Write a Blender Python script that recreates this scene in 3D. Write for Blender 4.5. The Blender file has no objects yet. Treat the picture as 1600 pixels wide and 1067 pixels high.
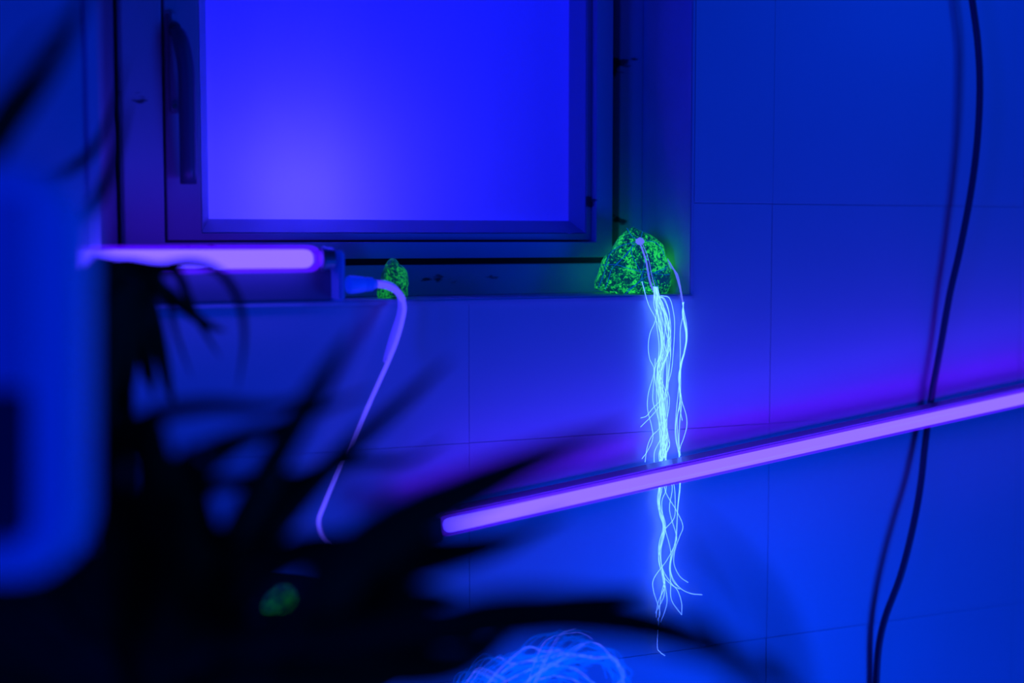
import bpy, bmesh, math, random
from mathutils import Vector, Matrix, noise
from mathutils.bvhtree import BVHTree

random.seed(7)
S = bpy.context.scene
C = S.collection
PI = math.pi

# ------------------------------------------------------------------ camera
W, H = 1600, 1067
F = 2222.0                                   # 50 mm on a 36 mm sensor
YAW = math.radians(24.4)
PITCH = math.atan(163.0 / F)
CAM = Vector((0.0, -1.10, 1.35))
cd = bpy.data.cameras.new('camera')
cam = bpy.data.objects.new('camera', cd)
C.objects.link(cam)
cam.location = CAM
cam.rotation_euler = (PI / 2 - PITCH, 0, -YAW)
cd.sensor_width = 36.0
cd.lens = 50.0
cd.clip_start = 0.02
cd.dof.use_dof = True
cd.dof.focus_distance = 1.25
cd.dof.aperture_fstop = 2.0
S.camera = cam

# ------------------------------------------------------------------ world, exposure, lamps
S.view_settings.view_transform = 'Standard'
S.view_settings.look = 'None'
S.view_settings.exposure = 0.0
S.view_settings.gamma = 1.0
S.view_settings.use_curve_mapping = False
S.cycles.use_denoising = True
w = bpy.data.worlds.new('night_room')
S.world = w
w.use_nodes = True
w.node_tree.nodes['Background'].inputs[0].default_value = (0.0, 0.06, 1.0, 1)
w.node_tree.nodes['Background'].inputs[1].default_value = 0.05


def area(name, loc, aim, size, energy, col, size_y=None):
    l = bpy.data.lights.new(name, 'AREA')
    l.energy = energy
    l.color = col
    l.size = size
    if size_y:
        l.shape = 'RECTANGLE'
        l.size_y = size_y
    o = bpy.data.objects.new(name, l)
    C.objects.link(o)
    o.location = loc
    o.rotation_euler = (Vector(aim) - Vector(loc)).to_track_quat('-Z', 'Y').to_euler()
    return o


# the room's blue lamps plus an added low fill, in front of the wall
area('blue_room_lamp', (2.7, -2.2, 2.3), (0.6, 0, 1.2), 0.4, 10.5, (0.0, 0.055, 1.0), 1.0)
area('blue_fill_low', (1.75, -1.7, 0.45), (0.5, 0, 1.1), 0.6, 22, (0.0, 0.048, 1.0), 0.8)  # unseen fill, added to lift the lower part of the wall
area('blue_side_lamp', (-1.6, -1.2, 1.5), (0.3, 0, 1.4), 0.3, 17, (0.0, 0.02, 1.0), 0.9)
# the lit room behind the frosted pane
area('back_room_lamp', (0.5, 0.75, 2.0), (0.35, 0.11, 1.45), 0.5, 8, (0.0, 0.006, 1.0))


# ------------------------------------------------------------------ helpers
fwd = Vector((math.sin(YAW) * math.cos(PITCH), math.cos(YAW) * math.cos(PITCH), -math.sin(PITCH)))
rgt = Vector((math.cos(YAW), -math.sin(YAW), 0))
upv = rgt.cross(fwd)


def ray(px, py):
    return fwd + rgt * ((px - W / 2) / F) - upv * ((py - H / 2) / F)


def P(px, py, Y=0.0):          # the point on the plane y = Y
    d = ray(px, py)
    return CAM + d * ((Y - CAM.y) / d.y)


def Q(px, py, depth):          # the point at a distance from the lens
    return CAM + ray(px, py) * depth


def XW(px, Y, py=200):
    return P(px, py, Y).x


def ZW(py, Y, px=700):
    return P(px, py, Y).z


def mat(name, col, rough=0.5, spec=0.5, metal=0.0, emit=None, es=1.0, noise_amt=0.0, noise_scale=20, bump=0.0, coat=0.0):
    m = bpy.data.materials.new(name)
    m.use_nodes = True
    nt = m.node_tree
    b = nt.nodes['Principled BSDF']
    b.inputs['Base Color'].default_value = (*col, 1)
    b.inputs['Roughness'].default_value = rough
    b.inputs['Specular IOR Level'].default_value = spec
    b.inputs['Metallic'].default_value = metal
    b.inputs['Coat Weight'].default_value = coat
    b.inputs['Coat Roughness'].default_value = 0.32
    if emit:
        b.inputs['Emission Color'].default_value = (*emit, 1)
        b.inputs['Emission Strength'].default_value = es
    if noise_amt or bump:
        tc = nt.nodes.new('ShaderNodeTexCoord')
        n = nt.nodes.new('ShaderNodeTexNoise')
        n.inputs['Scale'].default_value = noise_scale
        n.inputs['Detail'].default_value = 5
        nt.links.new(tc.outputs['Object'], n.inputs['Vector'])
        if noise_amt:
            mx = nt.nodes.new('ShaderNodeMix')
            mx.data_type = 'RGBA'
            mx.inputs[6].default_value = (*[c * (1 - noise_amt) for c in col], 1)
            mx.inputs[7].default_value = (*[min(1, c * (1 + noise_amt)) for c in col], 1)
            nt.links.new(n.outputs['Fac'], mx.inputs[0])
            nt.links.new(mx.outputs[2], b.inputs['Base Color'])
        if bump:
            bp = nt.nodes.new('ShaderNodeBump')
            bp.inputs['Strength'].default_value = bump
            bp.inputs['Distance'].default_value = 0.002
            nt.links.new(n.outputs['Fac'], bp.inputs['Height'])
            nt.links.new(bp.outputs['Normal'], b.inputs['Normal'])
    return m


def obj(name, bm, m, parent=None, smooth=False):
    me = bpy.data.meshes.new(name)
    bm.normal_update()
    bm.to_mesh(me)
    bm.free()
    if m:
        me.materials.append(m)
    if smooth:
        for p in me.polygons:
            p.use_smooth = True
    o = bpy.data.objects.new(name, me)
    C.objects.link(o)
    if parent:
        o.parent = parent
        o.matrix_parent_inverse = parent.matrix_basis.inverted()
    return o


def tag(o, label=None, cat=None, group=None, kind=None):
    if label:
        o['label'] = label
    if cat:
        o['category'] = cat
    if group:
        o['group'] = group
    if kind:
        o['kind'] = kind
    return o


def thing(name, loc, label=None, cat=None, group=None, kind=None):
    o = bpy.data.objects.new(name, None)
    C.objects.link(o)
    o.location = loc
    o.empty_display_size = 0.02
    return tag(o, label, cat, group, kind)


def box(bm, x0, x1, y0, y1, z0, z1, bev=0.0):
    r = bmesh.ops.create_cube(bm, size=1)
    vs = r['verts']
    for v in vs:
        v.co = Vector((x0 if v.co.x < 0 else x1, y0 if v.co.y < 0 else y1, z0 if v.co.z < 0 else z1))
    if bev:
        es = list({e for v in vs for e in v.link_edges})
        bmesh.ops.bevel(bm, geom=es, offset=bev, segments=2, affect='EDGES')
    return bm


def obox(bm, p0, p1, side, up, s0, s1, u0, u1, bev=0.0):
    """box swept from p0 to p1, across 'side' s0..s1 and 'up' u0..u1"""
    vs = []
    for p in (p0, p1):
        for s, u in ((s0, u0), (s1, u0), (s1, u1), (s0, u1)):
            vs.append(bm.verts.new(p + side * s + up * u))
    fs = [(0, 1, 2, 3), (7, 6, 5, 4), (0, 4, 5, 1), (1, 5, 6, 2), (2, 6, 7, 3), (3, 7, 4, 0)]
    faces = [bm.faces.new([vs[i] for i in f]) for f in fs]
    bmesh.ops.recalc_face_normals(bm, faces=faces)
    if bev:
        es = list({e for v in vs for e in v.link_edges})
        bmesh.ops.bevel(bm, geom=es, offset=bev, segments=2, affect='EDGES')


def spline(pts, n):
    """catmull-rom through 3D points"""
    pts = [Vector(p) for p in pts]
    if len(pts) == 2:
        return [pts[0].lerp(pts[1], i / n) for i in range(n + 1)]
    e = [pts[0] * 2 - pts[1]] + pts + [pts[-1] * 2 - pts[-2]]
    out = []
    m = len(pts) - 1
    for i in range(n + 1):
        t = i / n * m
        k = min(int(t), m - 1)
        f = t - k
        a, b, c, d = e[k], e[k + 1], e[k + 2], e[k + 3]
        out.append(0.5 * ((2 * b) + (c - a) * f + (2 * a - 5 * b + 4 * c - d) * f * f + (3 * b - a - 3 * c + d) * f ** 3))
    return out


def tube(bm, pts, rad, sides=6, cap=True):
    """rad: number or list per point"""
    n = len(pts)
    rings = []
    prev = None
    for i, p in enumerate(pts):
        t = (pts[min(i + 1, n - 1)] - pts[max(i - 1, 0)]).normalized()
        if prev is None:
            a = t.orthogonal().normalized()
        else:
            a = (prev - t * prev.dot(t)).normalized()
        prev = a
        b = t.cross(a)
        r = rad[i] if isinstance(rad, (list, tuple)) else rad
        rings.append([bm.verts.new(p + (a * math.cos(2 * PI * k / sides) + b * math.sin(2 * PI * k / sides)) * r) for k in range(sides)])
    for i in range(n - 1):
        for k in range(sides):
            bm.faces.new((rings[i][k], rings[i][(k + 1) % sides], rings[i + 1][(k + 1) % sides], rings[i + 1][k]))
    if cap:
        bm.faces.new(rings[0][::-1])
        bm.faces.new(rings[-1])


def mod_bevel(o, wdt, seg=2):
    m = o.modifiers.new('bevel', 'BEVEL')
    m.width = wdt
    m.segments = seg
    m.limit_method = 'ANGLE'
    m.angle_limit = math.radians(40)


# ------------------------------------------------------------------ materials
M_tile = mat('glazed_tile', (0.52, 0.56, 0.62), rough=0.33, spec=0.8, coat=0.5, noise_amt=0.05, noise_scale=9, bump=0.05)
M_grout = mat('old_grout', (0.42, 0.45, 0.5), rough=0.9, noise_amt=0.2, noise_scale=60)
M_plaster = mat('painted_plaster', (0.5, 0.52, 0.6), rough=0.6, noise_amt=0.12, noise_scale=30, bump=0.2)
M_cable = mat('dark_cable_sheath', (0.04, 0.05, 0.10), rough=0.35)
M_body = mat('enamelled_batten', (0.16, 0.17, 0.22), rough=0.22, spec=0.7)
M_cap = mat('lamp_bracket_plastic', (0.42, 0.42, 0.5), rough=0.45, emit=(0.0, 0.02, 1.0), es=0.2)  # faint blue emission added so the bracket reads brighter
M_metal = mat('lamp_end_metal', (0.5, 0.55, 0.6), rough=0.28, metal=1.0)
M_handle = mat('dark_handle_paint', (0.05, 0.07, 0.12), rough=0.4)
M_screw = mat('screw_metal', (0.7, 0.7, 0.75), rough=0.25, metal=1.0)
M_cord = mat('fluorescing_white_cord', (0.5, 0.5, 0.6), rough=0.4, emit=(0.10, 0.07, 1.0), es=1.1)
M_cord2 = mat('white_cord_sheath', (0.5, 0.5, 0.6), rough=0.4, emit=(0.05, 0.035, 1.0), es=0.75)
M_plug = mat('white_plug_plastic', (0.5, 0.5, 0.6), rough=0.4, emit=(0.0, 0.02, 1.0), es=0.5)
M_leaf = mat('leaf_green', (0.012, 0.035, 0.006), rough=0.6, spec=0.1, noise_amt=0.3, noise_scale=40)
M_stem = mat('plant_stem', (0.03, 0.03, 0.012), rough=0.8, noise_amt=0.3, noise_scale=60)
M_pot = mat('dark_pot_glaze', (0.03, 0.03, 0.035), rough=0.5)
M_black = mat('black_stained_wood', (0.006, 0.006, 0.008), spec=0.1, rough=0.7, noise_amt=0.3, noise_scale=12)
M_white = mat('white_moulded_plastic', (0.8, 0.8, 0.85), rough=0.35, emit=(0.0, 0.012, 1.0), es=0.1)  # a little blue emission added to brighten the plastic
M_whitein = mat('inset_plastic', (0.4, 0.4, 0.5), rough=0.5, emit=(0.0, 0.01, 1.0), es=0.12)  # inset carries the same kind of added emission
M_whitedark = mat('dark_back_panel', (0.02, 0.02, 0.03), rough=0.6)
M_floor = mat('floor_concrete', (0.12, 0.12, 0.14), rough=0.8, noise_amt=0.3, noise_scale=4)

# worn white-painted window timber: paint with chipped dark patches
M_frame = mat('worn_window_paint', (0.34, 0.38, 0.48), rough=0.5, bump=0.25, noise_scale=45)
nt = M_frame.node_tree
b = nt.nodes['Principled BSDF']
tc = nt.nodes.new('ShaderNodeTexCoord')
mp = nt.nodes.new('ShaderNodeMapping')
mp.inputs['Scale'].default_value = (12, 12, 34)
n = nt.nodes.new('ShaderNodeTexNoise')
n.inputs['Scale'].default_value = 1.0
n.inputs['Detail'].default_value = 7
r = nt.nodes.new('ShaderNodeValToRGB')
r.color_ramp.elements[0].position = 0.64
r.color_ramp.elements[0].color = (0.34, 0.38, 0.48, 1)
r.color_ramp.elements[1].position = 0.66
r.color_ramp.elements[1].color = (0.06, 0.065, 0.09, 1)
nt.links.new(tc.outputs['Object'], mp.inputs['Vector'])
nt.links.new(mp.outputs[0], n.inputs['Vector'])
nt.links.new(n.outputs['Fac'], r.inputs[0])
nt.links.new(r.outputs[0], b.inputs['Base Color'])

# frosted glazing: scattering front skin, clear back faces
M_frost = bpy.data.materials.new('frosted_glass')
M_frost.use_nodes = True
nt = M_frost.node_tree
nt.nodes.clear()
o_ = nt.nodes.new('ShaderNodeOutputMaterial')
tr = nt.nodes.new('ShaderNodeBsdfTranslucent')
tr.inputs[0].default_value = (0.85, 0.85, 0.9, 1)
gl = nt.nodes.new('ShaderNodeBsdfGlossy')
gl.inputs['Roughness'].default_value = 0.25
ad = nt.nodes.new('ShaderNodeMixShader')
ad.inputs[0].default_value = 0.04
nt.links.new(tr.outputs[0], ad.inputs[1])
nt.links.new(gl.outputs[0], ad.inputs[2])
tc = nt.nodes.new('ShaderNodeTexCoord')
mp = nt.nodes.new('ShaderNodeMapping')
mp.inputs['Scale'].default_value = (9, 1, 1.2)
nz = nt.nodes.new('ShaderNodeTexNoise')
nz.inputs['Scale'].default_value = 1.0
rp = nt.nodes.new('ShaderNodeValToRGB')
rp.color_ramp.elements[0].color = (0.7, 0.7, 0.75, 1)
rp.color_ramp.elements[1].color = (0.92, 0.92, 0.97, 1)
nt.links.new(tc.outputs['Object'], mp.inputs['Vector'])
nt.links.new(mp.outputs[0], nz.inputs['Vector'])
nt.links.new(nz.outputs['Fac'], rp.inputs[0])
nt.links.new(rp.outputs[0], tr.inputs[0])
nt.links.new(ad.outputs[0], o_.inputs[0])
M_clear = bpy.data.materials.new('clear_glass_face')
M_clear.use_nodes = True
nt = M_clear.node_tree
nt.nodes.clear()
o_ = nt.nodes.new('ShaderNodeOutputMaterial')
tr = nt.nodes.new('ShaderNodeBsdfTransparent')
gl = nt.nodes.new('ShaderNodeBsdfGlossy')
gl.inputs['Roughness'].default_value = 0.05
ad = nt.nodes.new('ShaderNodeMixShader')
ad.inputs[0].default_value = 0.05
nt.links.new(tr.outputs[0], ad.inputs[1])
nt.links.new(gl.outputs[0], ad.inputs[2])
nt.links.new(ad.outputs[0], o_.inputs[0])


def emis(name, col, strength):
    m = bpy.data.materials.new(name)
    m.use_nodes = True
    nt = m.node_tree
    nt.nodes.clear()
    o = nt.nodes.new('ShaderNodeOutputMaterial')
    e = nt.nodes.new('ShaderNodeEmission')
    e.inputs[0].default_value = (*col, 1)
    e.inputs[1].default_value = strength
    nt.links.new(e.outputs[0], o.inputs[0])
    return m


def shell_mat(name, col, strength):
    """the tube's violet glass: lets the arc through and gives a little violet itself"""
    m = emis(name, col, strength)
    nt = m.node_tree
    o = [x for x in nt.nodes if x.type == 'OUTPUT_MATERIAL'][0]
    e = [x for x in nt.nodes if x.type == 'EMISSION'][0]
    t = nt.nodes.new('ShaderNodeBsdfTransparent')
    g = nt.nodes.new('ShaderNodeBsdfGlossy')
    g.inputs['Roughness'].default_value = 0.1
    mx = nt.nodes.new('ShaderNodeMixShader')
    mx.inputs[0].default_value = 0.05
    nt.links.new(t.outputs[0], mx.inputs[1])
    nt.links.new(g.outputs[0], mx.inputs[2])
    a = nt.nodes.new('ShaderNodeAddShader')
    nt.links.new(mx.outputs[0], a.inputs[0])
    nt.links.new(e.outputs[0], a.inputs[1])
    nt.links.new(a.outputs[0], o.inputs[0])
    return m


M_arc = emis('violet_lamp_arc', (0.058, 0.035, 1.0), 5.0)
M_shell = shell_mat('violet_tube_glass', (0.075, 0.0, 1.0), 0.45)
M_fib = emis('fluorescing_fibre', (0.06, 0.165, 1.0), 5.8)
M_fibdim = emis('fluorescing_fibre_on_rock', (0.09, 0.13, 1.0), 1.3)
M_fibtie = emis('tying_fibre_on_rock', (0.0, 0.13, 0.75), 0.6)
M_spray = emis('blue_fluorescing_fibre', (0.0, 0.07, 1.0), 1.7)
M_spray2 = emis('bright_blue_fluorescing_fibre', (0.05, 0.09, 1.0), 2.6)


def rock_mat(name, bright):
    m = mat(name, (0.02, 0.05, 0.06), rough=0.55)
    nt = m.node_tree
    b = nt.nodes['Principled BSDF']
    tc = nt.nodes.new('ShaderNodeTexCoord')
    n1 = nt.nodes.new('ShaderNodeTexNoise')
    n1.inputs['Scale'].default_value = 300
    n1.inputs['Detail'].default_value = 3
    n1.inputs['Roughness'].default_value = 0.7
    n1.inputs['Distortion'].default_value = 1.2
    n2 = nt.nodes.new('ShaderNodeTexNoise')
    n2.inputs['Scale'].default_value = 45
    n2.inputs['Detail'].default_value = 3
    add = nt.nodes.new('ShaderNodeMath')
    add.operation = 'MULTIPLY_ADD'
    add.inputs[1].default_value = 0.55
    r = nt.nodes.new('ShaderNodeValToRGB')
    e = r.color_ramp.elements
    e[0].position = 0.72
    e[0].color = (0.0, 0.03, 0.055, 1)
    e[1].position = 0.88
    e[1].color = (0.02, 0.85, 0.085, 1)
    k = e.new(0.79)
    k.color = (0.0, 0.2, 0.06, 1)
    nt.links.new(tc.outputs['Object'], n1.inputs['Vector'])
    nt.links.new(tc.outputs['Object'], n2.inputs['Vector'])
    nt.links.new(n2.outputs['Fac'], add.inputs[0])
    nt.links.new(n1.outputs['Fac'], add.inputs[2])
    nt.links.new(add.outputs[0], r.inputs[0])
    nt.links.new(r.outputs[0], b.inputs['Emission Color'])
    b.inputs['Emission Strength'].default_value = bright
    bp = nt.nodes.new('ShaderNodeBump')
    bp.inputs['Strength'].default_value = 0.6
    bp.inputs['Distance'].default_value = 0.002
    nt.links.new(n1.outputs['Fac'], bp.inputs['Height'])
    nt.links.new(bp.outputs['Normal'], b.inputs['Normal'])
    return m


M_rock = rock_mat('green_fluorescing_mineral', 0.85)
M_rock2 = rock_mat('small_green_fluorescing_mineral', 0.36)

M_rock3 = rock_mat('dim_green_fluorescing_mineral', 0.13)
M_frame2 = M_frame.copy()  # copy of the frame paint, lightened to lift the outer frame's brightness
M_frame2.name = 'worn_paint_brightened'
for n_ in M_frame2.node_tree.nodes:
    if n_.type == 'VALTORGB':
        n_.color_ramp.elements[0].color = (0.55, 0.6, 0.7, 1)

# ------------------------------------------------------------------ floor and wall
floor = obj('floor', box(bmesh.new(), -1.6, 2.6, -3.2, 0.3, -0.05, 0.0), M_floor)
floor['kind'] = 'structure'

XL, XR = XW(150, 0.0, 300), XW(1085, 0.0, 250)      # window opening in the tile face
ZB = ZW(474, 0.0)                                    # underside of the sill
ZT = ZB + 0.42                                       # head of the opening, above the frame
X0, X1, Z0, Z1 = -1.3, 2.4, 0.0, 2.4
bm = bmesh.new()
YB0, YB1 = 0.0009, 0.16
box(bm, X0, XL, YB0, YB1, Z0, Z1)
box(bm, XR, X1, YB0, YB1, Z0, Z1)
box(bm, XL, XR, YB0, YB1, Z0, ZB)
box(bm, XL, XR, YB0, YB1, ZT, Z1)
wall = obj('wall_back', bm, M_grout)
wall['kind'] = 'structure'
wall['label'] = 'pale glazed tile wall around the window recess'

JX = XW(1203, 0.0, 600)            # a vertical joint
JZ = P(1200, 319, 0.0).z           # a horizontal joint
TW, TH, G = (XW(1203, 0, 600) - XW(733, 0, 600)), 0.2035, 0.0001


def tile_bm(x0, x1, z0, z1):
    """tile outline minus the window opening, as an extruded plate"""
    xs = sorted({x0, x1} | {v for v in (XL, XR) if x0 < v < x1})
    zs = sorted({z0, z1} | {v for v in (ZB, ZT) if z0 < v < z1})
    bm = bmesh.new()
    vv = {}
    for i in range(len(xs) - 1):
        for j in range(len(zs) - 1):
            cx, cz = (xs[i] + xs[i + 1]) / 2, (zs[j] + zs[j + 1]) / 2
            if XL < cx < XR and ZB < cz < ZT:
                continue
            q = []
            for a, c in ((i, j), (i + 1, j), (i + 1, j + 1), (i, j + 1)):
                if (a, c) not in vv:
                    vv[(a, c)] = bm.verts.new((xs[a], 0.0, zs[c]))
                q.append(vv[(a, c)])
            bm.faces.new(q)
    if not bm.faces:
        bm.free()
        return None
    bmesh.ops.dissolve_limit(bm, angle_limit=0.01, verts=bm.verts, edges=bm.edges)
    r = bmesh.ops.extrude_face_region(bm, geom=bm.faces[:])
    for v in [g for g in r['geom'] if isinstance(g, bmesh.types.BMVert)]:
        v.co.y += 0.0056
    bmesh.ops.recalc_face_normals(bm, faces=bm.faces[:])
    return bm


tile_cache = None
for i in range(-4, 5):
    for j in range(-5, 4):
        x0, x1 = JX + i * TW + G, JX + (i + 1) * TW - G
        z0, z1 = JZ + j * TH + G + (0.0011 if j == 0 else 0), JZ + (j + 1) * TH - G
        if x0 > X1 or x1 < X0 or z0 > Z1 or z1 < Z0:
            continue
        dy = random.uniform(-0.0002, 0.0002) + (-0.0006 if j >= 0 else 0)
        cut = x1 > XL and x0 < XR and z1 > ZB and z0 < ZT
        if cut:
            tb = tile_bm(x0, x1, z0, z1)
            if tb is None:
                continue
            t = obj('tile', tb, M_tile, wall)
            t.location = (0, dy, 0)
        else:
            if tile_cache is None:
                b_ = tile_bm(-TW / 2 + G, TW / 2 - G, 10 - TH / 2 + G, 10 + TH / 2 - G)
                bmesh.ops.translate(b_, verts=b_.verts[:], vec=(0, 0, -10))
                t = obj('tile', b_, M_tile, wall)
                tile_cache = t.data
            else:
                t = bpy.data.objects.new('tile', tile_cache)
                C.objects.link(t)
                t.parent = wall
            t.location = ((x0 + x1) / 2, dy, (z0 + z1) / 2)
            t.rotation_euler = (random.uniform(-0.002, 0.002), 0, random.uniform(-0.0015, 0.0015))
        mod_bevel(t, 0.00028, 2)

# reveal linings of the window recess
ret = obj('trim_1', box(bmesh.new(), XR - 0.004, XR + 0.0, -0.001, 0.1, ZB, ZT, 0.0008), M_plaster)
tag(ret, kind='structure')
ret2 = obj('trim_2', box(bmesh.new(), XW(134, 0, 150), XL + 0.003, -0.004, 0.1, ZB - 0.0, ZT, 0.001), M_plaster)
tag(ret2, kind='structure')

# ------------------------------------------------------------------ window
win = thing('window_1', ((XL + XR) / 2, 0.1, ZB), kind='structure', label='frosted window in a worn painted frame, glowing blue')


def ring(bm, o, i, yf, yb, yfi=None):
    """frame ring: outer rect o and inner rect i as (x0, x1, z0, z1); mitred; yfi = depth of the inner front edge"""
    yfi = yf if yfi is None else yfi
    oc = [(o[0], o[2]), (o[1], o[2]), (o[1], o[3]), (o[0], o[3])]
    ic = [(i[0], i[2]), (i[1], i[2]), (i[1], i[3]), (i[0], i[3])]
    of = [bm.verts.new((x, yf, z)) for x, z in oc]
    ff = [bm.verts.new((x, yfi, z)) for x, z in ic]
    ob = [bm.verts.new((x, yb, z)) for x, z in oc]
    ib = [bm.verts.new((x, yb, z)) for x, z in ic]
    for k in range(4):
        l = (k + 1) % 4
        bm.faces.new((of[k], of[l], ff[l], ff[k]))
        bm.faces.new((ob[k], ob[l], of[l], of[k]))
        bm.faces.new((ff[k], ff[l], ib[l], ib[k]))
        bm.faces.new((ib[k], ib[l], ob[l], ob[k]))
    bmesh.ops.recalc_face_normals(bm, faces=bm.faces[:])


def rect(pl, pr, pb, Y, top):
    return (XW(pl, Y), XW(pr, Y), ZW(pb, Y), top)


Y1, Y2, Y3, YG = 0.086, 0.070, 0.079, 0.104
o1 = (XL, XR - 0.004, ZB + 0.002, ZT)
i1 = rect(181, 968, 413, Y1, ZT - 0.008)
o2 = (rect(192, 958, 403.5, Y2, ZT - 0.012))
i2 = rect(255, 932, 378, Y2, ZT - 0.04)
i2b = rect(258, 925, 376, Y3, ZT - 0.045)
i3 = rect(313, 917, 364.5, Y3, ZT - 0.06)
ig = rect(324, 889, 344, YG, ZT - 0.07)
bm = bmesh.new(); ring(bm, o1, i1, Y1, 0.13)
f1 = obj('outer_frame', bm, M_frame2, win); mod_bevel(f1, 0.0012)
bm = bmesh.new(); ring(bm, o2, i2, Y2, 0.12)
f2 = obj('casing_frame', bm, M_frame, win); mod_bevel(f2, 0.0012)
bm = bmesh.new(); ring(bm, (o1[0] + .004, o1[1] - .002, o1[2] + .004, ZT - .001), (i3[0] - .004, i3[1] + .002, i3[2] - .002, i3[3] + .002), 0.105, 0.116)  # added ring, keeps the back lamps from leaking through the gaps
obj('gap_backing', bm, mat('gap_backing_dark', (0.10, 0.10, 0.14), rough=0.7), win)['label'] = 'dark backing added behind the frame gaps to block light from behind'
# a thin moulding step on the outer frame's right and bottom
bm = bmesh.new(); ring(bm, rect(182, 994, 462, Y1, ZT - 0.004), rect(186, 985, 458, Y1, ZT - 0.012), Y1 - 0.0025, Y1 + 0.002)
bm.free()
bm = bmesh.new(); ring(bm, (i2b[0] + .0005, i2b[1] - .0005, i2b[2] + .0005, i2b[3] - .001), i3, Y3, 0.118)
f3 = obj('sash', bm, M_frame, win); mod_bevel(f3, 0.001)
bm = bmesh.new(); ring(bm, (i3[0] + .0006, i3[1] - .0006, i3[2] + .0006, i3[3] - .001), ig, Y3 + 0.001, 0.112, YG)
f4 = obj('glazing_bead', bm, mat('bead_paint', (0.4, 0.42, 0.55), rough=0.4), win)
f4['label'] = 'sloping glazing bead catching the glow of the pane'
me = bpy.data.meshes.new('glass_pane')
bm = bmesh.new()
box(bm, ig[0] - .004, ig[1] + .004, YG + 0.0005, YG + 0.0045, ig[2] - .004, ig[3] + .004)
bm.normal_update()
bm.faces.ensure_lookup_table()
for f in bm.faces:
    f.material_index = 0 if f.normal.y < -0.5 else 1
bm.to_mesh(me)
bm.free()
me.materials.append(M_frost)
me.materials.append(M_clear)
pane = bpy.data.objects.new('glass_pane', me)
C.objects.link(pane)
pane.parent = win
pane.matrix_parent_inverse = win.matrix_basis.inverted()

# handle on the left stile
hd = bmesh.new()
hx = XW(291, Y3 - .02, 200)
top, bot = ZW(45, Y3 - .02, 290), ZW(287, Y3 - .02, 290)
pts = spline([(hx - .006, Y3 - .004, top), (hx - .004, Y3 - .018, top - .006), (hx, Y3 - .022, top - .03), (hx + .001, Y3 - .02, (top + bot) / 2), (hx + .002, Y3 - .016, bot)], 20)
tube(hd, pts, [0.004 + 0.003 * min(1, k / 6) for k in range(21)], 10)
h_ = obj('handle', hd, M_handle, win, True)
h_['label'] = 'dark curved casement handle'
bm = bmesh.new()
box(bm, XW(266, Y3), XW(281, Y3), Y3 - 0.006, Y3, ZW(178, Y3, 275), ZW(20, Y3, 275), 0.0015)
obj('handle_plate', bm, M_frame, h_)
bm = bmesh.new()
tube(bm, [P(273, 166, Y3 - .009), P(273, 166, Y3 - .006)], 0.0022, 10)
obj('screw', bm, M_screw, h_)
bm = bmesh.new()
tube(bm, [P(273, 43, Y3 - .012), P(273, 43, Y3 - .006)], 0.005, 12)
obj('pivot', bm, M_handle, h_)
# sill
ZS = ZW(467, 0.0)
bm = bmesh.new()
box(bm, XL - 0.002, XR - 0.0005, -0.0035, 0.1, ZB - 0.0008, ZS, 0.0012)
sill = obj('window_sill', bm, M_plaster, win)

# warm-violet lamp standing behind the frosted pane
pl = bpy.data.lights.new('violet_back_lamp', 'POINT')
pl.energy = 1.0
pl.color = (0.05, 0.034, 1.0)
pl.shadow_soft_size = 0.03
plo = bpy.data.objects.new('violet_back_lamp', pl)
C.objects.link(plo)
plo.location = P(425, 312, YG + 0.09)
pl2 = bpy.data.lights.new('violet_back_lamp_far', 'POINT')
pl2.energy = 0.7
pl2.color = (0.012, 0.002, 1.0)
pl2.shadow_soft_size = 0.06
pl2o = bpy.data.objects.new('violet_back_lamp_far', pl2)
C.objects.link(pl2o)
pl2o.location = P(480, 180, YG + 0.24)

# ------------------------------------------------------------------ lamp on the sill
ZLamp = ZS
lt = thing('tube_lamp', P(330, 463, 0.01), 'glowing violet fluorescent tube lamp lying on the window sill at left', 'lamp')
YT = -0.018
rt = 0.0108
ct = P(350, 405, YT).z
ta, tb = Vector((XW(70, YT, 404), YT, ct)), Vector((XW(499, YT, 404), YT, ct))


def capsule(bm, a, b, r, sides=20):
    d = (b - a).normalized()
    pts, rad = [], []
    for k in range(5):
        t = k / 4 * PI / 2
        pts.append(a + d * (r * 0.8 * (1 - math.sin(t)))); rad.append(r * max(0.25, math.sin(t) ** 0.5 if k else 0.25))
    pts = [a, a + d * r * .2, a + d * r * .5, a + d * r] + [b - d * r, b - d * r * .5, b - d * r * .2, b]
    rad = [r * .55, r * .8, r * .95, r, r, r * .95, r * .8, r * .55]
    tube(bm, pts, rad, sides)


bm = bmesh.new(); capsule(bm, ta, tb, rt)
g_ = obj('glass_tube', bm, M_shell, lt, True)
bm = bmesh.new(); capsule(bm, ta + Vector((.004, 0, 0)), tb - Vector((.006, 0, 0)), rt * 0.68)
obj('glowing_arc', bm, M_arc, g_, True)['label'] = 'bright lavender core of the tube'
bm = bmesh.new()
xe0, xe1 = XW(501, YT, 404), XW(520, YT, 404)
tube(bm, [Vector((xe0, YT, ct)), Vector((xe1, YT, ct))], rt * .8, 20)
tube(bm, [Vector((xe0 + .001, YT, ct)), Vector((xe0 + .003, YT, ct))], rt * .9, 20)
obj('end_cap', bm, M_metal, lt, False)
bx0, bx1 = XW(60, 0, 404), XW(524, -0.01, 404)
bm = bmesh.new()
box(bm, bx0, bx1, -0.004, 0.028, ZLamp, ct + 0.006, 0.002)
obj('housing', bm, M_body, lt)
bm = bmesh.new()
bx2 = XW(540, YT - .008, 420)
box(bm, bx1 - 0.0015, bx2, YT - 0.008, 0.03, ZLamp + 0.0005, P(530, 391, YT - .008).z, 0.002)
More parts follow.
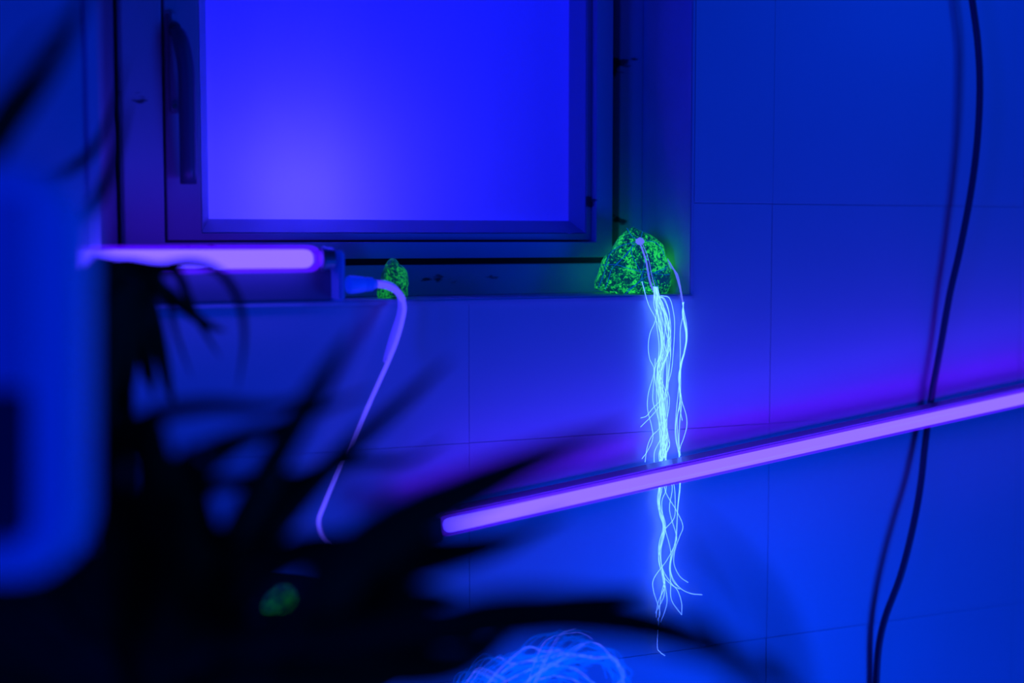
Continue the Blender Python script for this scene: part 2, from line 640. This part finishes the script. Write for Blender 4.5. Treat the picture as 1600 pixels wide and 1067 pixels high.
obj('end_bracket', bm, M_cap, lt)['label'] = 'pale plastic end bracket'
xa_ = XW(205, YT, 404)
mid = Vector(((xa_ + tb.x) / 2, YT + .006, ct + .012))
zz = -(sdv := Vector((0, 1.0, 1.0))).normalized()
vl0 = area('violet_boost_strip', mid, mid + sdv, (tb.x - xa_) * .95, 0.032, (0.10, 0.0, 1.0), 0.003)  # unseen strip added to boost the tube's violet on the window frame
xx = Vector((1, 0, 0))
vl0.matrix_world = Matrix.Translation(mid) @ Matrix((xx, zz.cross(xx), zz)).transposed().to_4x4()
# plug
pc = P(545, 445, YT)
pc2 = P(583, 444, YT)
ax = (pc2 - pc).normalized()
L = (pc2 - pc).length
bm = bmesh.new()
prof = [(-.05, .0068), (.05, .0072), (.3, .007), (.6, .0062), (.72, .0052), (.74, .0058), (.8, .0058), (.82, .005), (.88, .005), (.9, .0055), (.96, .0055), (1.0, .0042), (1.15, .0032)]
tube(bm, [pc + ax * L * t for t, _ in prof], [r for _, r in prof], 18)
obj('plug', bm, M_plug, lt, True)['label'] = 'ribbed white plug in the end bracket'
# cord of the lamp: flat twin, two conductors
cordpx = [(583, 444, -.018), (605, 447, -.02), (622, 457, -.024), (631, 474, -.027), (630, 495, -.028), (617, 540, -.028), (590, 602, -.028), (560, 668, -.03), (530, 735, -.032), (506, 790, -.035), (498, 815, -.04), (505, 838, -.045), (524, 854, -.05), (552, 872, -.05), (568, 905, -.05), (566, 970, -.05), (560, 1080, -.05), (556, 1400, -.05), (553, 2200, -.05)]
bm = bmesh.new()
pts = spline([P(x, y, Y) for x, y, Y in cordpx], 120)
tube(bm, pts, [0.0026 if k < 19 else 0.0017 for k in range(121)], 8)
obj('cord', bm, M_cord, lt, True)['label'] = 'glowing lavender cord hanging from the plug'
cord2 = [(584, 442, -.012), (605, 444, -.013), (619, 453, -.014), (626, 468, -.015), (625, 490, -.016), (617, 515, -.018), (611, 535, -.02), (603, 565, -.026)]
bm = bmesh.new()
pts = spline([P(x, y, Y) for x, y, Y in cord2], 40)
tube(bm, pts, 0.0026, 8)
obj('cord', bm, M_cord2, lt, True)

# ------------------------------------------------------------------ sloping lamp in front of the wall
dl = thing('tube_lamp', P(1050, 743, -0.06), 'long glowing violet fluorescent tube lamp slanting across the tiled wall', 'lamp')
YD = -0.062
a, b2 = P(688, 824, YD), P(1760, 586.5, YD)
rd = 0.0078
bm = bmesh.new(); capsule(bm, a, b2, rd)
g2 = obj('glass_tube', bm, M_shell, dl, True)
d_ = (b2 - a).normalized()
bm = bmesh.new(); capsule(bm, a + d_ * .004, b2 - d_ * .004, rd * .7)
obj('glowing_arc', bm, M_arc, g2, True)['label'] = 'bright lavender core of the tube'
sd = Vector((0, 1, 0))
uu = sd.cross(d_) * -1
if uu.z < 0:
    uu = -uu
bm = bmesh.new()
obox(bm, a - d_ * .012, b2 + d_ * .02, sd, uu, 0.012, 0.034, -0.011, 0.0065, 0.0015)
obj('housing', bm, M_body, dl)['label'] = 'dark glossy batten behind the tube'
bm = bmesh.new()
obox(bm, a - d_ * .014, a - d_ * .001, sd, uu, -0.009, 0.016, -0.009, 0.0095, 0.0015)
obj('end_cap', bm, M_body, dl)
# added strip light, strengthens the violet the tube throws up the wall
mid = (a + b2) / 2 + uu * 0.0095 + sd * 0.006
vl = area('violet_boost_strip', mid, mid + (sd * 1.6 + uu).normalized(), (b2 - a).length * .98, 0.17, (0.10, 0.0, 1.0), 0.003)
zz = -(sd * 1.6 + uu).normalized()
xx = d_
yy = zz.cross(xx)
vl.matrix_world = Matrix.Translation(mid) @ Matrix((xx, yy, zz)).transposed().to_4x4()
for t in (0.93,):                                 # clip that holds the batten off the wall
    c_ = a.lerp(b2, t)
    bm = bmesh.new()
    obox(bm, c_, c_ + d_ * 0.02, sd, uu, 0.034, -YD + 0.0002, -0.008, 0.008, 0.001)
    obj('wall_clip', bm, M_metal, dl)

# ------------------------------------------------------------------ dark cable on the wall at right
cpx = [(1510, -60), (1519, 0), (1528, 70), (1531, 140), (1527, 220), (1517, 300), (1500, 390), (1484, 460), (1470, 540), (1455, 622), (1446, 690), (1438, 760), (1425, 830), (1407, 900), (1384, 962), (1373, 1010), (1369, 1067), (1366, 1140)]
cy = [-.014, -.015, -.016, -.018, -.018, -.017, -.014, -.011, -.009, -.008, -.010, -.014, -.018, -.018, -.012, -.008, -.006, -.006]
bm = bmesh.new()
tube(bm, spline([P(x, y, Y) for (x, y), Y in zip(cpx, cy)], 90), 0.0034, 10)
tag(obj('cable', bm, M_cable, None, True), 'thin dark cable hanging down the tiled wall behind the slanting lamp', 'cable')


# ------------------------------------------------------------------ rocks
def rock(name, cpx, Y, sil, depth, m, label, floor_z, seed):
    c = P(cpx[0], cpx[1], Y)
    dep = (c - CAM).dot(fwd)
    k = dep / F
    angs = []
    for x, y in sil:
        dx, dy = (x - cpx[0]) * k, -(y - cpx[1]) * k
        angs.append((math.atan2(dy, dx), math.hypot(dx, dy)))
    angs.sort()

    def R(t):
        for i in range(len(angs)):
            a0, r0 = angs[i - 1] if i else (angs[-1][0] - 2 * PI, angs[-1][1])
            a1, r1 = angs[i]
            if a0 <= t <= a1:
                f = (t - a0) / max(1e-6, a1 - a0)
                return r0 + (r1 - r0) * f
        a0, r0 = angs[-1]
        a1, r1 = angs[0][0] + 2 * PI, angs[0][1]
        return r0 + (r1 - r0) * (t - a0) / max(1e-6, a1 - a0)
    bm = bmesh.new()
    bmesh.ops.create_icosphere(bm, subdivisions=5, radius=1)
    hf = Vector((math.sin(YAW), math.cos(YAW), 0))
    for v in bm.verts:
        x, z, y = v.co.x, v.co.z, v.co.y
        s = math.hypot(x, z)
        t = math.atan2(z, x)
        rr = R(t) * (s ** 0.75)
        fd = depth * math.copysign(abs(y) ** 0.8, y)
        p = rgt * (math.cos(t) * rr) + Vector((0, 0, 1)) * (math.sin(t) * rr) + hf * fd
        q = p * 55 + Vector((seed, 0, 0))
        cell = noise.voronoi(q * 0.55)[0]
        dn = (cell[0] - 0.3) * 0.10 + noise.noise(q * 2.2) * 0.05 + noise.noise(q * 6) * 0.022
        edge = 0.35 + 0.65 * abs(y)
        p *= 1 + dn * edge
        v.co = p
        if v.co.z + c.z < floor_z:
            v.co.z = floor_z - c.z
    o = obj(name, bm, m)
    o.location = c
    tag(o, label, 'rock', 'green glowing rocks')
    return o, c


SIL1 = [(988, 356), (1000, 362), (1012, 366), (1024, 373), (1036, 384), (1039, 398), (1043, 408), (1047, 430), (1047, 445), (1042, 458), (1030, 464), (1010, 466), (985, 465), (958, 463), (948, 457), (940, 453), (930, 452), (930, 442), (936, 428), (939, 414), (944, 402), (955, 392), (963, 378), (972, 367)]
SIL2 = [(611, 404), (617, 404), (624, 413), (634, 422), (637, 436), (636, 450), (637, 462), (630, 468), (610, 468), (590, 466), (589, 456), (596, 444), (596, 434), (601, 420), (606, 409)]
r1, c1 = rock('rock', (990, 416), 0.042, SIL1, 0.026, M_rock, 'large green fluorescent rock in the sill corner, wound with thin fibres', ZS + .0002, 3)
r2, c2 = rock('rock', (614, 438), 0.035, SIL2, 0.014, M_rock2, 'small pointed green rock on the sill behind the white cord', ZS + .0002, 11)

# ------------------------------------------------------------------ fibre bundle tied round the big rock
bpy.context.view_layer.update()
bvh = BVHTree.FromPolygons([r1.matrix_world @ v.co for v in r1.data.vertices], [p.vertices[:] for p in r1.data.polygons])
fb = thing('fibre_bundle', P(1030, 470, -0.004), 'glowing pale cyan fibres tied round the large rock, hanging down the wall', 'fibres')


def on_rock(px, py, lift=0.0009):
    d = ray(px, py).normalized()
    h = bvh.ray_cast(CAM, d, 5)
    if h[0] is None:
        return P(px, py, 0.022)
    return h[0] - d * lift


def rock_line(pts, r, m, name='strand', jit=0):
    px = [Vector((850 + x / 5.333, 300 + y / 5.333, 0)) for x, y in pts]
    sp = spline(px, max(8, len(px) * 5))
    q = [on_rock(p.x + random.uniform(-jit, jit) * .3, p.y) for p in sp]
    for _ in range(2):
        q = [q[0]] + [(q[i - 1] + q[i] * 2 + q[i + 1]) / 4 for i in range(1, len(q) - 1)] + [q[-1]]
    bm = bmesh.new()
    tube(bm, q, r, 5)
    obj(name, bm, m, fb, True)


TIES = [
    [(690, 300), (735, 370), (800, 400)], [(820, 330), (805, 400)],
    [(770, 415), (650, 445), (560, 500), (520, 590), (500, 680), (455, 790)],
    [(760, 430), (700, 500), (620, 590), (565, 640), (540, 720), (510, 810)],
    [(475, 610), (600, 605), (700, 635), (800, 660), (900, 672), (1000, 690), (1045, 685)],
    [(740, 430), (730, 520), (790, 630), (820, 720), (840, 800), (850, 860)],
    [(860, 700), (780, 760), (700, 830), (655, 865)],
    [(850, 405), (930, 420), (985, 480), (1005, 540)],
    [(1030, 620), (920, 670)], [(1020, 640), (915, 680)],
    [(900, 680), (940, 760), (950, 850)],
    [(750, 440), (690, 520), (600, 600)],
    [(840, 560), (830, 640), (800, 740), (690, 820)],
]
for t in TIES:
    rock_line(t, 0.0003, M_fibtie, 'tying_strand')
bm = bmesh.new()
bmesh.ops.create_icosphere(bm, subdivisions=3, radius=0.0032)
for v in bm.verts:
    v.co *= 1 + 0.25 * noise.noise(v.co * 700)
    v.co.x *= 1.25
    v.co += on_rock(1000, 377, 0.001)
obj('knot', bm, M_fibdim, fb, True)['label'] = 'lavender knot near the top of the rock'
for k in range(9):
    j = random.uniform(-1, 1)
    q = [(800 + j * 14, 405), (835 + j * 22, 480), (868 + j * 24, 580), (890 + j * 26, 700), (915 + j * 26, 790), (943 + j * 12, 872)]
    rock_line(q, 0.00026, M_fibdim)


def strand(px, y0=-0.006, r=0.00025, m=None, first_y=None, jit=0.0, dy=0.003, n=None):
    pts = []
    ph = random.uniform(0, 6.28)
    for i, (x, y) in enumerate(px):
        Y = y0 + dy * math.sin(ph + i * 1.1)
        if i == 0 and first_y is not None:
            Y = first_y
        if y < 466 and first_y is not None:
            Y = first_y * max(0, (466 - y) / 60.0) * 0 + (first_y if i == 0 else -0.002)
        else:
            Y = min(Y, -0.0045 - r)
        pts.append(P(x + random.uniform(-jit, jit), y, Y))
    bm = bmesh.new()
    tube(bm, spline(pts, n or max(16, len(pts) * 5)), r, 5)
    obj('strand', bm, m or M_fib, fb, True)


base = [(448, 1024), (470, 1028), (500, 1034), (540, 1036), (580, 1026), (620, 1031), (655, 1035), (690, 1037), (716, 1035)]
lows = [
    [(1039, 765), (1056, 796), (1067, 821), (1062, 838), (1055, 858), (1053, 880), (1062, 900), (1075, 910)],
    [(1063, 757), (1059, 796), (1056, 847), (1048, 880), (1050, 900), (1062, 918), (1079, 927), (1097, 929)],
    [(1050, 757), (1046, 796), (1056, 833), (1056, 847), (1042, 875), (1022, 903), (1021, 923), (1031, 956), (1027, 970)],
    [(1041, 760), (1034, 785), (1039, 824), (1048, 861), (1046, 886), (1048, 909), (1049, 937), (1065, 961)],
    [(1030, 765), (1030, 790), (1037, 824), (1031, 858), (1036, 890), (1049, 911), (1059, 923), (1065, 942), (1065, 960)],
    [(1031, 765), (1029, 788), (1038, 822), (1031, 858), (1034, 886), (1039, 914), (1028, 942), (1025, 965)],
    [(1034, 765), (1031, 788), (1040, 822), (1033, 858), (1034, 886), (1039, 914), (1042, 942), (1032, 973)],
    [(1053, 757), (1055, 790), (1053, 810), (1039, 827), (1031, 844), (1029, 866), (1035, 897), (1050, 914), (1062, 920)],
    [(1029, 765), (1028, 790), (1036, 822), (1030, 850), (1033, 880), (1038, 905), (1033, 930), (1030, 960), (1027, 1008), (1031, 1018), (1039, 1024)],
    [(1032, 765), (1030, 800), (1038, 830), (1029, 870), (1034, 895), (1038, 920), (1036, 935), (1024, 958)],
    [(1062, 757), (1059, 790), (1057, 830), (1054, 850), (1049, 870), (1047, 890), (1052, 908), (1063, 919)],
]
random.seed(21)
for k in range(15):
    off, ph, am = random.uniform(-6, 6), random.uniform(0, 6.28), random.uniform(3.0, 8.5)
    px = []
    for i, (y, x) in enumerate(base):
        s = (0.3, 0.5, 1.0)[min(i, 2)]
        px.append((x + (off + am * math.sin(ph + i * 1.05)) * s * (0.6 if y > 640 else 1.0), y))
    if k < 11 and k != 1 and k != 10:
        px += lows[k]
    elif k == 10:
        px += lows[9]
    strand(px, first_y=None)
HAND = [
    [(1003, 440), (1013, 475), (1023, 495), (1030, 515), (1036, 545), (1032, 600), (1038, 650), (1036, 715)],
    [(1022, 455), (1022, 478), (1030, 500), (1040, 545), (1044, 560), (1040, 620), (1036, 660)],
    [(1027, 470), (1024, 500), (1016, 520), (1013, 540), (1015, 560), (1022, 580), (1013, 615), (1012, 640), (1018, 665), (1020, 685), (1012, 704), (1003, 717)],
    [(1024, 560), (1022, 590), (1020, 625), (1026, 645), (1031, 665), (1036, 690), (1036, 715)],
    [(1029, 463), (1037, 468), (1045, 488), (1048, 520), (1042, 550), (1041, 600), (1036, 640), (1038, 690), (1033, 718)],
    [(1030, 463), (1039, 468), (1046, 492), (1045, 520), (1048, 550), (1044, 585), (1039, 640), (1044, 680), (1046, 695), (1036, 715)],
    [(1029, 464), (1036, 475), (1040, 500), (1041, 520), (1047, 545), (1046, 575), (1041, 640), (1037, 690), (1038, 715)],
    [(1032, 462), (1046, 466), (1053, 492), (1054, 515), (1052, 550), (1049, 580), (1043, 605), (1046, 625), (1043, 650), (1036, 672), (1044, 688), (1046, 698), (1039, 712)],
    [(1030, 600), (1033, 622), (1018, 640), (1010, 650), (1001, 653)],
    [(1033, 615), (1030, 634), (1018, 650), (1008, 660), (1001, 667)],
    [(1034, 650), (1031, 668), (1018, 682), (1011, 700), (1008, 722)],
    [(1035, 660), (1032, 685), (1023, 705), (1022, 722)],
    [(1036, 640), (1040, 680), (1035, 700), (1031, 720)],
    [(1038, 660), (1043, 680), (1041, 700), (1035, 720)],
]
for h in HAND:
    strand(h)
RB = [
    [(1068, 488), (1063, 515), (1063, 550), (1061, 600), (1057, 640), (1055, 680), (1061, 712)] + lows[1],
    [(1069, 488), (1073, 510), (1073, 535), (1065, 570), (1062, 600), (1065, 625), (1072, 648), (1073, 666), (1068, 685), (1062, 703), (1062, 730)] + lows[10],
    [(1068, 490), (1072, 520), (1070, 545), (1063, 570), (1061, 600), (1063, 630), (1058, 650), (1056, 670), (1059, 700), (1062, 714)],
    [(1067, 490), (1071, 515), (1071, 540), (1064, 568), (1062, 600), (1063, 640), (1066, 657)],
    [(1068, 492), (1073, 520), (1070, 550), (1064, 575), (1063, 620), (1058, 655), (1060, 690), (1061, 716)],
    [(1066, 490), (1070, 512), (1072, 530), (1066, 562), (1060, 590), (1065, 625), (1062, 660), (1061, 690), (1063, 712)],
]
for k, h in enumerate(RB):
    strand([(1066 + k * .5, 472)] + h)
for k in range(5):                                 # from the rock's side over the sill corner
    pts = [P(1043 + k * .3, 404 + k * 3, 0.022), P(1051 + k * 1.6, 418 + k * 2, 0.012), P(1060 + k * .7, 444, 0.0), P(1066 + k * .4, 473, -0.008)]
    bm = bmesh.new()
    tube(bm, spline(pts, 16), 0.0002, 5)
    obj('strand', bm, M_fibdim, fb, True)

# ------------------------------------------------------------------ small dark side table, third rock, second bundle
tt = Q(430, 953, 0.97).z
tc_ = Q(300, 1000, 0.93)
tbl = thing('side_table', (tc_.x, tc_.y, 0), 'small dark round table at the lower left behind the leaves', 'table')
bm = bmesh.new()
tube(bm, [Vector((tc_.x, tc_.y, tt - .018)), Vector((tc_.x, tc_.y, tt - .002)), Vector((tc_.x, tc_.y, tt))], [0.15, 0.15, 0.148], 48)
obj('table_top', bm, M_black, tbl)
for k in range(3):
    an = k * 2.094 + .4
    bm = bmesh.new()
    tube(bm, [Vector((tc_.x + .09 * math.cos(an), tc_.y + .09 * math.sin(an), tt - .017)), Vector((tc_.x + .14 * math.cos(an), tc_.y + .14 * math.sin(an), 0.0))], [.012, .009], 12)
    obj('leg', bm, M_black, tbl)
q3 = Q(437, 934, 0.97)
SIL3 = [(410, 948), (415, 932), (425, 924), (440, 916), (455, 918), (462, 928), (463, 940), (455, 952), (430, 955), (412, 954)]
r3, c3 = rock('rock', (437, 937), q3.y, SIL3, 0.012, M_rock3, 'dim green rock seen through the leaves at the lower left', tt + .0002, 23)

sp = thing('fibre_spray', Q(790, 1230, 1.1), 'blurred spray of blue glowing fibres arching up from the bottom edge', 'fibres')
random.seed(5)
SH = [
    [(800, 1200), (790, 1100), (800, 1040), (850, 1032), (880, 1022), (925, 1026)],
    [(810, 1200), (780, 1090), (772, 1030), (800, 1037), (840, 1028), (880, 1018)],
    [(820, 1200), (820, 1080), (850, 1005), (895, 990), (915, 993), (925, 1000)],
    [(830, 1200), (830, 1080), (870, 1000), (900, 984)],
    [(840, 1200), (850, 1090), (895, 1014), (930, 1005), (950, 1020), (966, 1037), (974, 1060), (976, 1090)],
    [(850, 1200), (860, 1090), (905, 1012), (935, 1008), (955, 1028), (970, 1048), (975, 1075)],
    [(830, 1200), (850, 1090), (880, 1030), (930, 1028), (960, 1028), (968, 1045)],
    [(800, 1200), (800, 1090), (815, 1016), (850, 1018), (875, 1016)],
    [(790, 1200), (770, 1100), (742, 1050), (760, 1048), (790, 1062)],
    [(790, 1200), (760, 1110), (738, 1056), (752, 1052), (775, 1064)],
    [(830, 1200), (840, 1090), (855, 1058), (890, 1060), (912, 1072)],
    [(820, 1200), (800, 1100), (830, 1045), (870, 1040), (900, 1046), (930, 1070)],
]
cnt = 0
for rep in range(8):
    for s in SH:
        d = 1.1 + random.uniform(-.03, .03)
        jj = 0 if rep == 0 else 12
        o = Vector((random.uniform(-jj * 1.6, jj), random.uniform(-jj * .3, jj * 1.5), 0))
        pts = [Q(x + o.x - (50 if y > 1080 else 0) + random.uniform(-1, 1) * jj * 1.2, y + o.y + random.uniform(-1, 1) * jj * .6, d + .01 * math.sin(i)) for i, (x, y) in enumerate(s)]
        bm = bmesh.new()
        tube(bm, spline(pts, 26), 0.00024, 4)
        obj('strand', bm, M_spray2 if rep == 0 else M_spray, sp, True)
bm = bmesh.new()
bc = Q(815, 1200, 1.1)
tube(bm, [bc + Vector((0, 0, .005)), bc - Vector((0, 0, .03))], [.012, .014], 16)
tube(bm, [bc - Vector((0, 0, .03)), Vector((bc.x, bc.y, 0))], .006, 10)
tube(bm, [Vector((bc.x, bc.y, .012)), Vector((bc.x, bc.y, 0))], .07, 24)
obj('stand', bm, M_black, sp)

# ------------------------------------------------------------------ white rounded frame, close to the lens at left
DF = 0.50


def rounded(pts_rect, r, n=8):
    x0, x1, y0, y1 = pts_rect
    out = []
    for cx, cyy, a0 in ((x1 - r, y0 + r, -PI / 2), (x1 - r, y1 - r, 0), (x0 + r, y1 - r, PI / 2), (x0 + r, y0 + r, PI)):
        for k in range(n + 1):
            t = a0 + k / n * PI / 2
            out.append((cx + r * math.cos(t), cyy + r * math.sin(t)))
    return out


wf = thing('rounded_frame', (Q(-150, 900, DF).x, Q(-150, 900, DF).y, 0), 'blurred white plastic panel with a rounded lower corner and dark opening', 'panel')
outer = rounded((-520, 126, 250, 912), 110)
inner = rounded((-440, 42, 590, 858), 45)
hf = Vector((math.sin(YAW), math.cos(YAW), 0))
bm = bmesh.new()
th = 0.02
vo = [bm.verts.new(Q(x, y, DF)) for x, y in outer]
vi = [bm.verts.new(Q(x, y, DF)) for x, y in inner]
vob = [bm.verts.new(Q(x, y, DF) + hf * th) for x, y in outer]
vib = [bm.verts.new(Q(x, y, DF) + hf * th) for x, y in inner]
N = len(vo)
for k in range(N):
    l = (k + 1) % N
    bm.faces.new((vo[k], vo[l], vi[l], vi[k]))
    bm.faces.new((vob[l], vob[k], vib[k], vib[l]))
    bm.faces.new((vo[l], vo[k], vob[k], vob[l]))
    bm.faces.new((vi[k], vi[l], vib[l], vib[k]))
bmesh.ops.recalc_face_normals(bm, faces=bm.faces[:])
fr = obj('frame', bm, M_white, wf)
mod_bevel(fr, 0.006, 4)
bm = bmesh.new()
bm.faces.new([bm.verts.new(Q(x, y, DF) + hf * (th * .7)) for x, y in rounded((-450, 52, 580, 868), 40)])
r_ = bmesh.ops.extrude_face_region(bm, geom=bm.faces[:])
for v in [g for g in r_['geom'] if isinstance(g, bmesh.types.BMVert)]:
    v.co += hf * 0.003
bmesh.ops.recalc_face_normals(bm, faces=bm.faces[:])
bmi = bmesh.new()
obox(bmi, Q(-480, 455, DF) - hf * .0015, Q(44, 455, DF) - hf * .0015, hf, upv, 0, 0.003, -.034, .034, 0.001)
obj('back_panel', bm, M_whitedark, wf)['label'] = 'dark inset in the opening'
obj('inset_panel', bmi, M_whitein, wf)
bm = bmesh.new()
pb = Q(-200, 900, DF) + hf * .01
tube(bm, [pb, Vector((pb.x, pb.y, 0))], .012, 12)
tube(bm, [Vector((pb.x, pb.y, .012)), Vector((pb.x, pb.y, 0))], .11, 24)
obj('stand', bm, M_white, wf)


# ------------------------------------------------------------------ plants
def leaf_bm(pts, w, fold=0.25, seed=0):
    """a long blade: three verts across, folded along its midrib"""
    bm = bmesh.new()
    n = len(pts) - 1
    rows = []
    for i, p in enumerate(pts):
        t = i / n
        ta = (pts[min(i + 1, n)] - pts[max(i - 1, 0)]).normalized()
        view = (p - CAM).normalized()
        side = ta.cross(view)
        if side.length < 1e-4:
            side = rgt.copy()
        side.normalize()
        side = Matrix.Rotation(0.35 * math.sin(seed), 3, ta) @ side
        nrm = side.cross(ta).normalized()
        s = min(1.0, 0.45 + t * 2.2) * (1 - t ** 3.0) ** 0.8
        hw = w * 0.5 * max(s, 0.03)
        rows.append((bm.verts.new(p - side * hw), bm.verts.new(p + nrm * hw * fold), bm.verts.new(p + side * hw),
                     bm.verts.new(p - nrm * 0.0004)))
    for i in range(n):
        a, b = rows[i], rows[i + 1]
        bm.faces.new((a[0], a[1], b[1], b[0]))
        bm.faces.new((a[1], a[2], b[2], b[1]))
        bm.faces.new((a[2], a[3], b[3], b[2]))
        bm.faces.new((a[3], a[0], b[0], b[3]))
    return bm


def plant(name, label, crown, base_depth, leaves, group=None, pot_r=0.09):
    cx, cyp, cdp = crown
    cp = Q(cx, cyp, cdp)
    root = thing(name, (cp.x, cp.y, 0), label, 'plant', group)
    for k, lf in enumerate(leaves):
        path, w, d0, d1 = lf
        m = len(path) - 1
        pts = [Q(x, y, d0 + (d1 - d0) * i / m) for i, (x, y) in enumerate(path)]
        pts = [cp] + pts if (pts[0] - cp).length > 0.005 else pts
        wm = w / F * ((d0 + d1) / 2)
        obj('leaf', leaf_bm(spline(pts, 18), wm, seed=k * 1.7), M_leaf, root, True)
    bm = bmesh.new()
    tube(bm, spline([cp + Vector((0, 0, .005)), cp - Vector((0.004, 0, .15)), Vector((cp.x + .01, cp.y, .5)), Vector((cp.x, cp.y, .16))], 20), 0.008, 8)
    obj('stem', bm, M_stem, root, True)
    bm = bmesh.new()
    tube(bm, [Vector((cp.x, cp.y, z)) for z in (0, .17, .18, .19)], [pot_r * .7, pot_r, pot_r * 1.05, pot_r * 1.05], 24)
    obj('pot', bm, M_pot, root)
    return root


LA = [
    ([(215, 432), (262, 416), (305, 411), (345, 427), (373, 470), (382, 530), (371, 612)], 17, .84, .86),
    ([(205, 440), (245, 447), (290, 482), (325, 508), (354, 517)], 26, .84, .88),
    ([(240, 425), (275, 425), (292, 460), (312, 505), (345, 560)], 17, .86, .88),
    ([(215, 432), (235, 480), (250, 540), (262, 600), (272, 632)], 30, .84, .84),
    ([(200, 430), (217, 500), (232, 570), (240, 622)], 34, .82, .82),
    ([(180, 420), (188, 500), (193, 570), (208, 660)], 48, .82, .8),
    ([(168, 420), (164, 520), (170, 600), (160, 700)], 60, .8, .8),
    ([(186, 414), (205, 411), (250, 415), (325, 409)], 20, .84, .86),
    ([(205, 440), (225, 470), (222, 520), (225, 600)], 44, .83, .83),
    ([(190, 440), (170, 470), (150, 520), (140, 600)], 60, .8, .78),
    ([(200, 430), (230, 440), (262, 470), (275, 520), (300, 590)], 14, .86, .88),
    ([(190, 425), (215, 428), (245, 440), (255, 480)], 40, .83, .84),
    ([(180, 430), (150, 432), (138, 480), (143, 600), (140, 720)], 50, .8, .78),
    ([(190, 450), (165, 560), (150, 700), (145, 860)], 60, .8, .78),
    ([(195, 430), (205, 470), (200, 520), (195, 600), (190, 690)], 50, .82, .8),
]
LB = [
    ([(300, 1010), (380, 890), (460, 790), (540, 705), (620, 635), (710, 556)], 46, .62, .68),
    ([(300, 960), (370, 830), (430, 715), (475, 640), (515, 575), (552, 515)], 56, .62, .64),
    ([(250, 900), (290, 770), (370, 695), (470, 652), (590, 606)], 34, .62, .68),
    ([(150, 760), (220, 660), (320, 634), (420, 636), (520, 610)], 34, .64, .66),
    ([(330, 900), (420, 790), (480, 742), (560, 722), (640, 718), (705, 682)], 26, .66, .70),
    ([(470, 965), (535, 888), (620, 820), (740, 762), (850, 712), (990, 660)], 92, .56, .58),
    ([(450, 1000), (560, 912), (680, 880), (780, 852), (890, 800)], 56, .58, .60),
    ([(480, 1000), (620, 985), (780, 960), (900, 938), (1018, 922)], 62, .58, .60),
    ([(640, 990), (800, 960), (940, 965), (1060, 990), (1170, 1040), (1280, 1110)], 88, .52, .48),
    ([(240, 800), (330, 760), (430, 745), (540, 742)], 34, .64, .66),
    ([(250, 760), (280, 720), (340, 690), (420, 665), (440, 668)], 26, .62, .66),
    ([(405, 905), (470, 862), (530, 855), (600, 850), (700, 850), (800, 830)], 60, .60, .60),
    ([(440, 1010), (520, 930), (600, 870), (680, 800), (760, 755)], 70, .58, .58),
    ([(200, 1000), (300, 900), (400, 860), (480, 860)], 60, .60, .62),
    ([(300, 1030), (380, 1005), (500, 995), (640, 1000), (760, 1010)], 76, .58, .58),
    ([(420, 1020), (560, 1040), (700, 1045), (800, 1000)], 80, .56, .58),
    ([(420, 1015), (520, 965), (620, 935), (720, 928)], 80, .58, .58),
    ([(430, 1000), (560, 990), (700, 978), (850, 972), (990, 985)], 84, .56, .56),
    ([(400, 1070), (520, 1060), (640, 1050), (750, 1042)], 70, .56, .58),
    ([(230, 700), (180, 690), (160, 720), (150, 800)], 70, .62, .62),
    ([(300, 900), (250, 780), (240, 700), (250, 640)], 90, .60, .62),
    ([(340, 900), (310, 820), (300, 740), (290, 690)], 70, .62, .64),
]
random.seed(3)
for k in range(34):
    x = 150 + random.random() ** 1.0 * 420
    y = 760 + random.random() * 330 + max(0, (x - 380)) * 0.45
    a0 = random.uniform(-2.6, -0.5)
    ln = random.uniform(90, 150)
    p2 = (x + math.cos(a0) * ln * .4, y + math.sin(a0) * ln * .35)
    q_ = Vector((437, 937))
    segs = [((300, 1060), (300 + (x - 300) * .35, 1050)), ((300 + (x - 300) * .35, 1050), (x, y)), ((x, y), p2)]
    if any((Vector(a_) .lerp(Vector(b_), t_ / 8) - q_).length < 82 for a_, b_ in segs for t_ in range(9)):
        continue                                  # these blades leave the gap through which the third rock shows
    LB.append(([(300 + (x - 300) * .35, 1050), (x, y), p2], random.uniform(70, 110), .58, .64))
random.seed(9)
for k in range(16):
    x, y = random.uniform(-60, 190), random.uniform(900, 1090)
    LB.append(([(220, 1090), (x, y), (x - 40, y - 40)], random.uniform(80, 110), .60, .64))
LC = [
    ([(-60, 330), (-10, 225), (50, 140), (100, 60), (150, -50)], 50, .58, .58),
    ([(-80, 300), (-30, 200), (20, 120), (60, 60), (130, 30)], 18, .5, .5),
    ([(-90, 330), (20, 340), (120, 345), (172, 270), (205, 150)], 30, .72, .8),
    ([(-90, 300), (60, 280), (130, 250), (170, 190), (200, 90)], 20, .74, .82),
]
LD = [
    ([(1060, 810), (1140, 872), (1205, 960), (1240, 1080)], 30, .42, .40),
    ([(1040, 830), (1080, 890), (1130, 980), (1160, 1080)], 22, .44, .40),
]
plant('palm', 'dark drooping palm-like plant with thin leaves in front of the sill lamp', (190, 440, .82), .8, LA, 'dark plants near the lens')
plant('palm', 'large blurred dark palm fanning long leaves over the lower left', (300, 1060, .60), .6, LB, 'dark plants near the lens')
plant('palm', 'blurred dark plant at the upper left whose long leaf crosses the corner', (-120, 440, .6), .6, LC, 'dark plants near the lens')
# two arching leaves at the lower right belong to a plant below the frame
LD = [([p for p in reversed(l[0])], l[1], l[2], l[3]) for l in LD]
plant('palm', 'faint very blurred arching leaves at the lower right of the hanging fibres', (1230, 1200, .40), .4, LD, 'dark plants near the lens', 0.06)
